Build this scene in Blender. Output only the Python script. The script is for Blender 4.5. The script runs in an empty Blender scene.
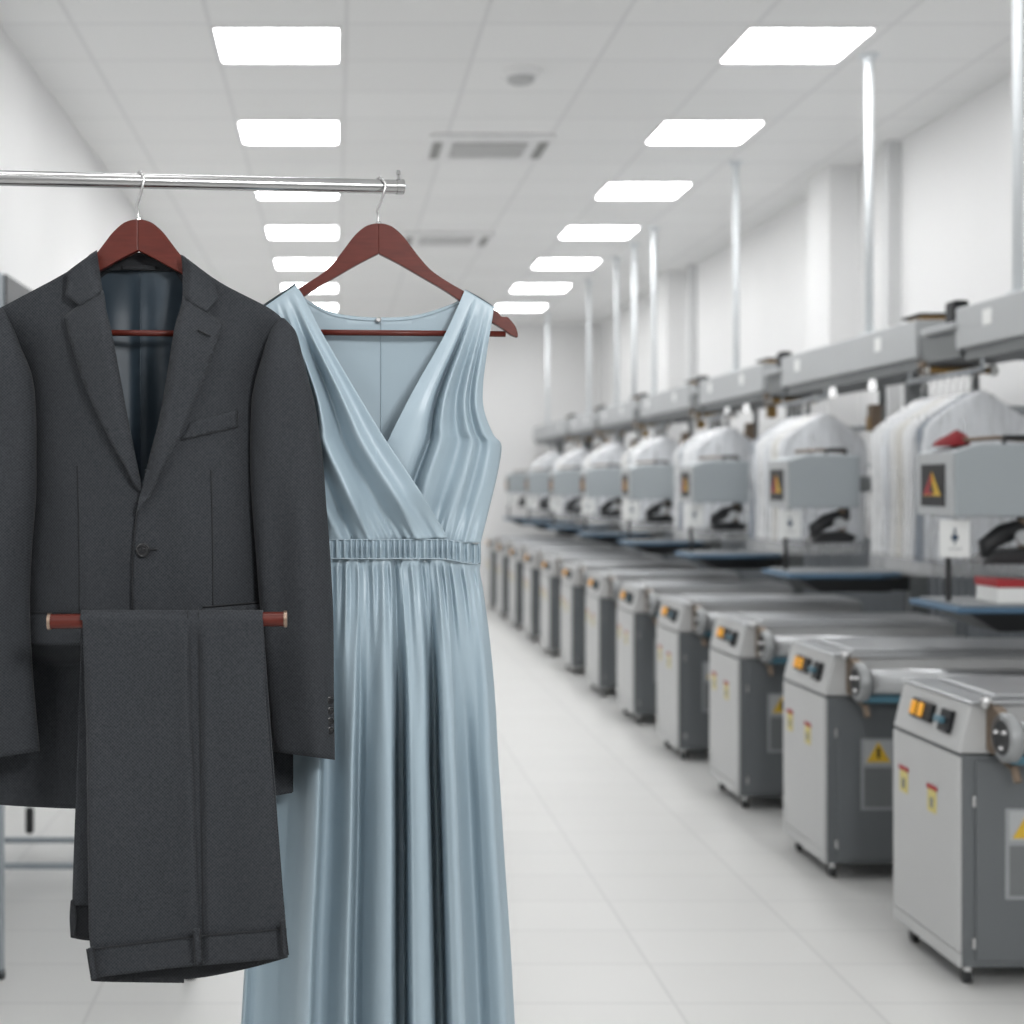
import bpy, bmesh, math, random
from mathutils import Vector, Matrix
from mathutils.geometry import delaunay_2d_cdt
random.seed(7)
SC = bpy.context.scene
COL = SC.collection
PI = math.pi

# ------------------------------------------------------------------ measures
F, VX, VY, CH = 1440.0, 335.0, 484.0, 1.5       # focal length (px of a 1024 frame), vanishing point, eye height
CEIL = 3.72
def W(x, y, d):                                  # a point seen at (x, y) that stands d metres away
    return Vector(((x - VX) * d / F, d, CH + (VY - y) * d / F))
def sm(t):
    t = max(0.0, min(1.0, t)); return t * t * (3 - 2 * t)
def lerp(a, b, t): return a + (b - a) * t
def table(tb, x, smooth=False):
    if x <= tb[0][0]: return tb[0][1:]
    for a, b in zip(tb, tb[1:]):
        if x <= b[0]:
            t = (x - a[0]) / (b[0] - a[0])
            if smooth: t = sm(t)
            return tuple(lerp(p, q, t) for p, q in zip(a[1:], b[1:]))
    return tb[-1][1:]
def cr_table(tb, x):                             # Catmull-Rom through rows (key, values...)
    n = len(tb)
    if x <= tb[0][0]: return tb[0][1:]
    if x >= tb[-1][0]: return tb[-1][1:]
    for i in range(n - 1):
        if x <= tb[i + 1][0]: break
    x0, x1 = tb[i][0], tb[i + 1][0]; h = x1 - x0; t = (x - x0) / h
    out = []
    for c in range(1, len(tb[0])):
        p0, p1 = tb[i][c], tb[i + 1][c]
        m0 = (tb[i + 1][c] - tb[i - 1][c]) / (tb[i + 1][0] - tb[i - 1][0]) if i > 0 else (p1 - p0) / h
        m1 = (tb[i + 2][c] - tb[i][c]) / (tb[i + 2][0] - tb[i][0]) if i < n - 2 else (p1 - p0) / h
        t2, t3 = t * t, t * t * t
        out.append((2*t3-3*t2+1)*p0 + (t3-2*t2+t)*h*m0 + (-2*t3+3*t2)*p1 + (t3-t2)*h*m1)
    return tuple(out)
def catmull(pts, per=6):
    if len(pts) < 3:
        a, b = pts; n = max(1, per)
        return [(lerp(a[0], b[0], k / n), lerp(a[1], b[1], k / n)) for k in range(n + 1)]
    out = []
    P = [pts[0]] + list(pts) + [pts[-1]]
    for i in range(1, len(P) - 2):
        p0, p1, p2, p3 = P[i-1], P[i], P[i+1], P[i+2]
        for k in range(per):
            t = k / per
            out.append(tuple(0.5 * (2*p1[c] + (p2[c]-p0[c])*t + (2*p0[c]-5*p1[c]+4*p2[c]-p3[c])*t*t + (3*p1[c]-p0[c]-3*p2[c]+p3[c])*t**3) for c in range(2)))
    out.append(tuple(pts[-1])); return out
def polyline(pts, n):                            # n+1 points evenly spaced along a smoothed path
    d = catmull(pts, 12); L = [0.0]
    for a, b in zip(d, d[1:]): L.append(L[-1] + math.hypot(b[0]-a[0], b[1]-a[1]))
    out = []; j = 0
    for k in range(n + 1):
        s = L[-1] * k / n
        while j < len(L) - 2 and L[j+1] < s: j += 1
        t = (s - L[j]) / max(1e-9, L[j+1] - L[j])
        out.append((lerp(d[j][0], d[j+1][0], t), lerp(d[j][1], d[j+1][1], t)))
    return out

# ------------------------------------------------------------------ materials
def nt(m): return m.node_tree.nodes, m.node_tree.links
def mat(name, col, rough=0.5, metal=0.0, var=0.06, scale=8.0, bump=0.0, spec=0.5, **kw):
    m = bpy.data.materials.new(name); m.use_nodes = True
    N, L = nt(m); b = N['Principled BSDF']
    tc = N.new('ShaderNodeTexCoord'); no = N.new('ShaderNodeTexNoise'); no.inputs['Scale'].default_value = scale
    no.inputs['Detail'].default_value = 4
    L.new(tc.outputs['Object'], no.inputs['Vector'])
    mx = N.new('ShaderNodeMix'); mx.data_type = 'RGBA'
    mx.inputs['A'].default_value = (*[c * (1 - var) for c in col], 1); mx.inputs['B'].default_value = (*[min(1, c * (1 + var)) for c in col], 1)
    L.new(no.outputs['Fac'], mx.inputs['Factor']); L.new(mx.outputs['Result'], b.inputs['Base Color'])
    b.inputs['Roughness'].default_value = rough; b.inputs['Metallic'].default_value = metal
    b.inputs['Specular IOR Level'].default_value = spec
    for k, v in kw.items(): b.inputs[k.replace('_', ' ')].default_value = v
    if bump:
        bp = N.new('ShaderNodeBump'); bp.inputs['Strength'].default_value = bump; bp.inputs['Distance'].default_value = .002
        L.new(no.outputs['Fac'], bp.inputs['Height']); L.new(bp.outputs['Normal'], b.inputs['Normal'])
    return m
def weave(name, ca, cb, period=.0048, rough=.9, sheen=.04):
    m = bpy.data.materials.new(name); m.use_nodes = True
    N, L = nt(m); b = N['Principled BSDF']
    tc = N.new('ShaderNodeTexCoord'); sp = N.new('ShaderNodeSeparateXYZ'); L.new(tc.outputs['Object'], sp.inputs[0])
    def wave(out, per):
        a = N.new('ShaderNodeMath'); a.operation = 'MULTIPLY'; a.inputs[1].default_value = 2 * PI / per; L.new(out, a.inputs[0])
        s = N.new('ShaderNodeMath'); s.operation = 'SINE'; L.new(a.outputs[0], s.inputs[0]); return s.outputs[0]
    mu = N.new('ShaderNodeMath'); mu.operation = 'MULTIPLY'
    L.new(wave(sp.outputs['X'], period), mu.inputs[0]); L.new(wave(sp.outputs['Z'], period), mu.inputs[1])
    no = N.new('ShaderNodeTexNoise'); no.inputs['Scale'].default_value = 260; no.inputs['Detail'].default_value = 2
    L.new(tc.outputs['Object'], no.inputs['Vector'])
    a1 = N.new('ShaderNodeMath'); a1.operation = 'MULTIPLY_ADD'; a1.inputs[1].default_value = .38; a1.inputs[2].default_value = .0
    L.new(mu.outputs[0], a1.inputs[0])
    a2 = N.new('ShaderNodeMath'); a2.operation = 'ADD'; a2.use_clamp = True
    L.new(a1.outputs[0], a2.inputs[0]); L.new(no.outputs['Fac'], a2.inputs[1])
    mx = N.new('ShaderNodeMix'); mx.data_type = 'RGBA'; mx.inputs['A'].default_value = (*ca, 1); mx.inputs['B'].default_value = (*cb, 1)
    L.new(a2.outputs[0], mx.inputs['Factor']); L.new(mx.outputs['Result'], b.inputs['Base Color'])
    b.inputs['Roughness'].default_value = rough; b.inputs['Specular IOR Level'].default_value = .25
    b.inputs['Sheen Weight'].default_value = sheen; b.inputs['Sheen Roughness'].default_value = .4
    bp = N.new('ShaderNodeBump'); bp.inputs['Strength'].default_value = .25; bp.inputs['Distance'].default_value = .0008
    L.new(a2.outputs[0], bp.inputs['Height']); L.new(bp.outputs['Normal'], b.inputs['Normal'])
    return m
def wood(name, ca, cb):
    m = bpy.data.materials.new(name); m.use_nodes = True
    N, L = nt(m); b = N['Principled BSDF']
    tc = N.new('ShaderNodeTexCoord'); mp = N.new('ShaderNodeMapping'); mp.inputs['Scale'].default_value = (4, 30, 30)
    no = N.new('ShaderNodeTexNoise'); no.inputs['Scale'].default_value = 5; no.inputs['Detail'].default_value = 6
    L.new(tc.outputs['Object'], mp.inputs[0]); L.new(mp.outputs[0], no.inputs['Vector'])
    mx = N.new('ShaderNodeMix'); mx.data_type = 'RGBA'; mx.inputs['A'].default_value = (*ca, 1); mx.inputs['B'].default_value = (*cb, 1)
    L.new(no.outputs['Fac'], mx.inputs['Factor']); L.new(mx.outputs['Result'], b.inputs['Base Color'])
    b.inputs['Specular IOR Level'].default_value = .22; b.inputs['Roughness'].default_value = .42; b.inputs['Coat Weight'].default_value = .12; b.inputs['Coat Roughness'].default_value = .2
    return m
def tiles(name, base, line, sx, sy, ox, oy, mortar, rough, spec=.5, var=.03):
    m = bpy.data.materials.new(name); m.use_nodes = True
    N, L = nt(m); b = N['Principled BSDF']
    tc = N.new('ShaderNodeTexCoord'); mp = N.new('ShaderNodeMapping'); mp.inputs['Location'].default_value = (-ox, -oy, 0)
    L.new(tc.outputs['Object'], mp.inputs[0])
    br = N.new('ShaderNodeTexBrick'); br.offset = 0; br.squash = 1
    br.inputs['Scale'].default_value = 1; br.inputs['Brick Width'].default_value = sx; br.inputs['Row Height'].default_value = sy
    br.inputs['Mortar Size'].default_value = mortar; br.inputs['Mortar Smooth'].default_value = .3; br.inputs['Bias'].default_value = 0
    br.inputs['Color1'].default_value = (*[c * (1 - var) for c in base], 1); br.inputs['Color2'].default_value = (*base, 1); br.inputs['Mortar'].default_value = (*line, 1)
    L.new(mp.outputs[0], br.inputs['Vector']); L.new(br.outputs['Color'], b.inputs['Base Color'])
    no = N.new('ShaderNodeTexNoise'); no.inputs['Scale'].default_value = 3; L.new(tc.outputs['Object'], no.inputs['Vector'])
    rr = N.new('ShaderNodeMapRange'); rr.inputs['To Min'].default_value = rough - .06; rr.inputs['To Max'].default_value = rough + .06
    L.new(no.outputs['Fac'], rr.inputs['Value']); L.new(rr.outputs['Result'], b.inputs['Roughness'])
    b.inputs['Specular IOR Level'].default_value = spec
    return m
def emit(name, col, s):
    m = bpy.data.materials.new(name); m.use_nodes = True; N, L = nt(m); b = N['Principled BSDF']
    b.inputs['Base Color'].default_value = (*col, 1); b.inputs['Emission Color'].default_value = (*col, 1); b.inputs['Emission Strength'].default_value = s
    return m
def plastic_film(name):
    m = bpy.data.materials.new(name); m.use_nodes = True; N, L = nt(m); N.remove(N['Principled BSDF']); out = N['Material Output']
    tc = N.new('ShaderNodeTexCoord'); mp = N.new('ShaderNodeMapping'); mp.inputs['Scale'].default_value = (12, 12, 2.0); L.new(tc.outputs['Object'], mp.inputs[0])
    no = N.new('ShaderNodeTexNoise'); no.inputs['Scale'].default_value = 2.2; no.inputs['Detail'].default_value = 3; L.new(mp.outputs[0], no.inputs['Vector'])
    rr = N.new('ShaderNodeMapRange'); rr.inputs['From Min'].default_value = .32; rr.inputs['From Max'].default_value = .72
    rr.inputs['To Min'].default_value = .08; rr.inputs['To Max'].default_value = .42; L.new(no.outputs['Fac'], rr.inputs['Value'])
    bp = N.new('ShaderNodeBump'); bp.inputs['Strength'].default_value = .4; bp.inputs['Distance'].default_value = .008; L.new(no.outputs['Fac'], bp.inputs['Height'])
    tp = N.new('ShaderNodeBsdfTransparent'); df = N.new('ShaderNodeBsdfDiffuse'); tl = N.new('ShaderNodeBsdfTranslucent'); gl = N.new('ShaderNodeBsdfGlossy')
    for n_ in (df, tl): n_.inputs['Color'].default_value = (.95, .96, .97, 1)
    gl.inputs['Roughness'].default_value = .25
    for n_ in (df, gl): L.new(bp.outputs['Normal'], n_.inputs['Normal'])
    m1 = N.new('ShaderNodeMixShader'); m1.inputs[0].default_value = .4; L.new(df.outputs[0], m1.inputs[1]); L.new(tl.outputs[0], m1.inputs[2])
    m2 = N.new('ShaderNodeMixShader'); m2.inputs[0].default_value = .22; L.new(m1.outputs[0], m2.inputs[1]); L.new(gl.outputs[0], m2.inputs[2])
    m3 = N.new('ShaderNodeMixShader'); L.new(rr.outputs['Result'], m3.inputs[0]); L.new(tp.outputs[0], m3.inputs[1]); L.new(m2.outputs[0], m3.inputs[2])
    L.new(m3.outputs[0], out.inputs['Surface'])
    return m

M = {}
M['wall'] = mat('wall paint', (.80, .80, .80), .8, var=.015, scale=3)
M['trim'] = mat('grey pilaster paint', (.66, .665, .67), .8, var=.02, scale=3)
M['ceiling'] = tiles('ceiling tiles', (.87, .87, .865), (.76, .76, .76), .66, .6, .055, .345, .012, .85, .2)
M['floor'] = tiles('floor tiles', (.64, .64, .63), (.54, .54, .535), .56, .34, .98, .08, .006, .38, .35)
M['panel'] = emit('light diffuser', (1, 1, 1), 19.0)
M['ring'] = mat('worn grey ring', (.30, .31, .315), .4, .3, var=.15, scale=20)
M['plate'] = mat('plate grey', (.30, .315, .325), .5)
M['rackdark'] = mat('dark rack panel', (.085, .09, .095), .5)
M['white'] = mat('white plastic', (.8, .8, .8), .4)
M['ventdark'] = mat('vent shadow grey', (.30, .30, .29), .6)
M['steel'] = mat('brushed steel', (.45, .45, .45), .2, 1.0, scale=40)
M['hook'] = mat('hook steel', (.6, .6, .6), .25, 1.0)
M['polemetal'] = mat('pale painted pole', (.72, .75, .77), .55)
M['suit'] = weave('charcoal worsted', (.0145, .0165, .0195), (.042, .0455, .051))
M['suitdark'] = weave('charcoal worsted shaded', (.012, .013, .015), (.028, .030, .033))  # same cloth darkened: shade on inner and rear parts put into the colour
M['lining'] = mat('navy satin lining', (.026, .041, .056), .48, var=.15, scale=6, spec=.5)
M['seam'] = mat('dark thread and fold shade', (.012, .013, .015), .9)
M['button'] = mat('dark horn button', (.010, .0105, .012), .25, scale=60)
M['satin'] = mat('pale blue satin', (.305, .385, .437), .39, var=.03, scale=4, spec=.5)
M['satinin'] = mat('pale blue satin inside', (.335, .415, .465), .5, var=.03, scale=4, spec=.3)
M['mahogany'] = wood('mahogany', (.056, .009, .006), (.118, .021, .013))
M['cap'] = mat('brass rim', (.30, .22, .17), .35, .8)
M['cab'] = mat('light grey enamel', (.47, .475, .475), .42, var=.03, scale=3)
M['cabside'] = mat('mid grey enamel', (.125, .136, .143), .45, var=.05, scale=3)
M['cabtop'] = mat('steel top', (.46, .47, .48), .36, .75, var=.1, scale=6)
M['head'] = mat('blue grey enamel', (.35, .385, .405), .42, var=.03, scale=3)
M['duct'] = mat('galvanised grey', (.42, .435, .445), .45, .1, var=.05, scale=4)
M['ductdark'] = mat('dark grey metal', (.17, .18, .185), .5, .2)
M['black'] = mat('black rubber', (.016, .017, .019), .5)
M['blackgloss'] = mat('black plastic', (.013, .014, .016), .45, spec=.25)
M['amber'] = emit('amber button', (.80, .36, .02), .22)
M['yellow'] = mat('yellow sticker', (.62, .40, .035), .5)
M['cream'] = mat('pale yellow sticker', (.58, .50, .17), .5)
M['red'] = mat('red print', (.36, .022, .028), .6)
M['teal'] = mat('teal blue belt', (.06, .15, .20), .4)
M['padblue'] = mat('blue board padding', (.07, .14, .22), .6)
M['padtop'] = mat('pale board cover', (.27, .285, .295), .8)
M['brass'] = mat('ochre brass', (.30, .18, .06), .45, .4)
M['rust'] = mat('brown bracket', (.20, .15, .11), .5, .4)
M['card'] = mat('white card', (.82, .83, .82), .6)
M['ink'] = mat('dark blue ink', (.03, .06, .10), .6)
M['film'] = plastic_film('clear garment film')
M['shirtwhite'] = mat('white cotton', (.90, .905, .91), .8, var=.03)
M['shirtgrey'] = mat('pale grey cotton', (.74, .76, .79), .8, var=.05)
M['shirtcream'] = mat('cream cotton', (.74, .72, .67), .8, var=.03)
M['shirtnavy'] = mat('navy cloth', (.20, .235, .285), .8, var=.1)
M['rail'] = mat('grey tube', (.33, .35, .365), .4, .5)
M['frame'] = mat('grey blue frame', (.33, .37, .40), .4, .3)
M['slat'] = mat('slatted grey', (.25, .27, .29), .6)
M['lampglow'] = emit('small lamp', (1, 1, 1), .7)

# ------------------------------------------------------------------ mesh builder
class MB:
    def __init__(s): s.v = []; s.f = []
    def add(s, vs, fs):
        o = len(s.v); s.v += [Vector(p) for p in vs]; s.f += [tuple(i + o for i in f) for f in fs]; return s
    def box(s, x0, x1, y0, y1, z0, z1):
        v = [(x, y, z) for z in (z0, z1) for y in (y0, y1) for x in (x0, x1)]
        return s.add(v, [(0,2,3,1),(4,5,7,6),(0,1,5,4),(2,6,7,3),(0,4,6,2),(1,3,7,5)])
    def prism(s, poly, a, b):                    # poly of 3D points pushed from a to b offsets (Vectors)
        n = len(poly); a = Vector(a); b = Vector(b)
        v = [Vector(p) + a for p in poly] + [Vector(p) + b for p in poly]
        f = [tuple(range(n))[::-1], tuple(range(n, 2*n))] + [(i, (i+1) % n, n + (i+1) % n, n + i) for i in range(n)]
        return s.add(v, f)
    def tube(s, pts, r, n=12, caps=True):
        pts = [Vector(p) for p in pts]; rings = []
        up = None
        for i, p in enumerate(pts):
            t = (pts[min(i+1, len(pts)-1)] - pts[max(i-1, 0)]).normalized()
            if up is None:
                up = Vector((0,0,1)) if abs(t.z) < .9 else Vector((1,0,0))
            a = t.cross(up).normalized(); up = a.cross(t).normalized()
            rr = r[i] if isinstance(r, (list, tuple)) else r
            rings.append([p + (a * math.cos(2*PI*k/n) + up * math.sin(2*PI*k/n)) * rr for k in range(n)])
        v = [q for R in rings for q in R]; f = []
        for i in range(len(rings)-1):
            for k in range(n): f.append((i*n+k, i*n+(k+1)%n, (i+1)*n+(k+1)%n, (i+1)*n+k))
        if caps: f += [tuple(range(n))[::-1], tuple(range((len(rings)-1)*n, len(rings)*n))]
        return s.add(v, f)
    def lathe(s, c, axis, prof, n=24):           # prof: (along axis, radius)
        ax = Vector(axis).normalized(); u = ax.orthogonal().normalized(); w = ax.cross(u); c = Vector(c)
        v = []; f = []
        for (h, r) in prof: v += [c + ax*h + (u*math.cos(2*PI*k/n) + w*math.sin(2*PI*k/n))*r for k in range(n)]
        for i in range(len(prof)-1):
            for k in range(n): f.append((i*n+k, i*n+(k+1)%n, (i+1)*n+(k+1)%n, (i+1)*n+k))
        f += [tuple(range(n))[::-1], tuple(range((len(prof)-1)*n, len(prof)*n))]
        return s.add(v, f)
    def grid(s, rows):
        n = len(rows[0]); v = [p for r in rows for p in r]; f = []
        for i in range(len(rows)-1):
            for k in range(n-1): f.append((i*n+k, i*n+k+1, (i+1)*n+k+1, (i+1)*n+k))
        return s.add(v, f)
    def rings(s, rows, cap0=True, cap1=True):
        n = len(rows[0]); v = [p for r in rows for p in r]; f = []
        for i in range(len(rows)-1):
            for k in range(n): f.append((i*n+k, i*n+(k+1)%n, (i+1)*n+(k+1)%n, (i+1)*n+k))
        if cap0: f.append(tuple(range(n))[::-1])
        if cap1: f.append(tuple(range((len(rows)-1)*n, len(rows)*n)))
        return s.add(v, f)

def wloc(o):
    p = Vector((0,0,0))
    while o is not None: p += o.location; o = o.parent
    return p
def build(name, mb, m, parent=None, smooth=False, bevel=0, solid=0, face=None, fix=True, world=True, loc=None, seg=2):
    me = bpy.data.meshes.new(name)
    off = wloc(parent) if (parent is not None and world) else Vector((0,0,0))
    if loc is not None: off = off + Vector(loc)
    me.from_pydata([tuple(p - off) for p in mb.v], [], mb.f)
    bm = bmesh.new(); bm.from_mesh(me)
    if fix: bmesh.ops.recalc_face_normals(bm, faces=bm.faces)
    if face is not None:
        bm.normal_update(); fv = Vector(face)
        if sum(f.normal.dot(fv) * f.calc_area() for f in bm.faces) < 0: bmesh.ops.reverse_faces(bm, faces=bm.faces)
    if smooth:
        for f in bm.faces: f.smooth = True
    bm.to_mesh(me); bm.free()
    me.materials.append(m)
    o = bpy.data.objects.new(name, me); COL.objects.link(o)
    if parent is not None: o.parent = parent
    if loc is not None: o.location = loc
    if solid:
        md = o.modifiers.new('thickness', 'SOLIDIFY'); md.thickness = solid; md.offset = -1; md.use_even_offset = False
    if bevel:
        md = o.modifiers.new('bevel', 'BEVEL'); md.width = bevel; md.segments = seg; md.limit_method = 'ANGLE'; md.angle_limit = math.radians(40)
        md.harden_normals = False
    if smooth and not face:
        try: me.shade_smooth() if False else None
        except Exception: pass
    return o
def tag(o, label, cat, group=None, kind=None):
    o['label'] = label; o['category'] = cat
    if group: o['group'] = group
    if kind: o['kind'] = kind
    return o
def thing(name, loc, label, cat, group=None):
    o = bpy.data.objects.new(name, None); COL.objects.link(o); o.location = loc; o.empty_display_size = .1
    return tag(o, label, cat, group)
def copy_tree(o, parent=None):
    c = o.copy(); COL.objects.link(c); c.parent = parent
    for ch in list(o.children): copy_tree(ch, c)
    return c
def struct(name, mb, m, **k):
    o = build(name, mb, m, **k); o['kind'] = 'structure'; return o
def auto_smooth(o, ang=35):
    me = o.data
    for p in me.polygons: p.use_smooth = True
    bm = bmesh.new(); bm.from_mesh(me)
    for e in bm.edges:
        if len(e.link_faces) == 2 and e.calc_face_angle(0) > math.radians(ang): e.smooth = False
    bm.to_mesh(me); bm.free(); return o

ORD = ['nearest', 'second', 'third', 'fourth', 'fifth', 'sixth', 'seventh', 'eighth', 'ninth', 'tenth', 'eleventh', 'twelfth', 'thirteenth', 'fourteenth']

# ================================================================== ROOM
XL, XR, Y0, Y1 = -1.62, 3.66, -3.2, 19.9
struct('floor', MB().box(XL-.1, XR+.1, Y0-.1, Y1+.1, -.1, 0), M['floor'])
struct('ceiling', MB().box(XL-.1, XR+.1, Y0-.1, Y1+.1, CEIL, CEIL+.1), M['ceiling'])
struct('wall_left', MB().box(XL-.1, XL, Y0-.1, Y1+.1, 0, CEIL), M['wall'])
struct('wall_right', MB().box(XR, XR+.1, Y0-.1, Y1+.1, 0, CEIL), M['wall'])
struct('wall_back', MB().box(XL, XR, Y1, Y1+.1, 0, CEIL), M['wall'])
struct('wall_front', MB().box(XL, XR, Y0-.1, Y0, 0, CEIL), M['wall'])
for i, (d, w, l) in enumerate([(10.05, .21, .45), (9.3, .09, .1), (15.0, .2, .45), (14.55, .08, .1)]):
    struct('trim_%d' % (i+1), MB().box(XR-w, XR, d, d+l, 0, CEIL), M['trim'] if l < .2 else M['wall'])

# ceiling light panels: two rows along the room
def make_light():
    r = thing('ceiling_light', (0,0,CEIL), '', 'ceiling light', 'square light panels set in the ceiling')
    fr = MB()
    a, b, t = .312, .285, .012
    for bx in ((-a, a, -b, -b+t), (-a, a, b-t, b), (-a, -a+t, -b+t, b-t), (a-t, a, -b+t, b-t)): fr.box(*bx, -.012, 0)
    build('frame', fr, M['white'], r, world=False)
    pts = []
    for cx, cy, a0 in ((a-t-.03, b-t-.03, 0), (-a+t+.03, b-t-.03, 90), (-a+t+.03, -b+t+.03, 180), (a-t-.03, -b+t+.03, 270)):
        for k in range(5):
            an = math.radians(a0 + k*22.5); pts.append((cx+.03*math.cos(an), cy+.03*math.sin(an), 0))
    build('diffuser', MB().prism(pts, (0,0,-.009), (0,0,-.001)), M['panel'], r, world=False)
    return r
light0 = make_light(); first = True
for side, X, n, y00 in (('left', -.285, 7, 7.27), ('right', 2.32, 7, 7.27)):
    for k in range(n):
        o = light0 if first else copy_tree(light0); first = False
        o.location = (X, y00 + 1.8*k, CEIL)
        o['label'] = '%s glowing white ceiling panel from the camera in the %s row of lights' % (ORD[k], side) if k else 'nearest glowing white ceiling panel of the %s row of lights, largest in that row' % side

def lamp(name, loc, size, power, rot=(0,0,0), sy=None, col=(1,1,1)):
    l = bpy.data.lights.new(name, 'AREA'); l.energy = power; l.shape = 'RECTANGLE'; l.size = size; l.size_y = sy or size; l.color = col
    o = bpy.data.objects.new(name, l); COL.objects.link(o); o.location = loc; o.rotation_euler = rot; return o
for X in (-.285, 2.345):                            # the same rows carry on over and behind the viewer
    for k in range(1, 6): lamp('ceiling_lamp', (X, 7.24 - 1.8*k, CEIL-.02), .58, 7.5, sy=.52)

# ceiling air cassettes and smoke detector
for i, (X, Y) in enumerate([(1.0, 9.45), (1.0, 13.0)]):
    r = thing('air_vent', (X, Y, CEIL), ['white ceiling air vent with grey grille, nearer of the two', 'white ceiling air vent farther away, just above the dress hanger'][i], 'air vent', 'ceiling air vents')
    build('frame', MB().box(X-.40, X+.40, Y-.33, Y+.33, CEIL-.03, CEIL), M['white'], r, bevel=.01)
    build('grille', MB().box(X-.24, X+.24, Y-.2, Y+.2, CEIL-.036, CEIL-.03), M['ventdark'], r)
    for s in (-1, 1): build('air_slot', MB().box(X+s*.34-.03, X+s*.34+.03, Y-.22, Y+.22, CEIL-.036, CEIL-.03), M['ventdark'], r)
    sl = MB()
    for k in range(6): sl.box(X-.24, X+.24, Y-.18+k*.066, Y-.165+k*.066, CEIL-.042, CEIL-.036)
    build('louvre', sl, M['white'], r)
r = thing('smoke_detector', (1.0, 7.75, CEIL), 'small round white smoke detector on the ceiling', 'smoke detector')
build('housing', MB().lathe((1.0, 7.75, CEIL), (0,0,-1), [(0, .11), (.02, .11), (.035, .09)], 32), M['white'], r, smooth=False)
build('cover', MB().lathe((1.0, 7.75, CEIL-.035), (0,0,-1), [(0, .075), (.02, .07), (.03, .05)], 32), M['cab'], r)

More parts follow.
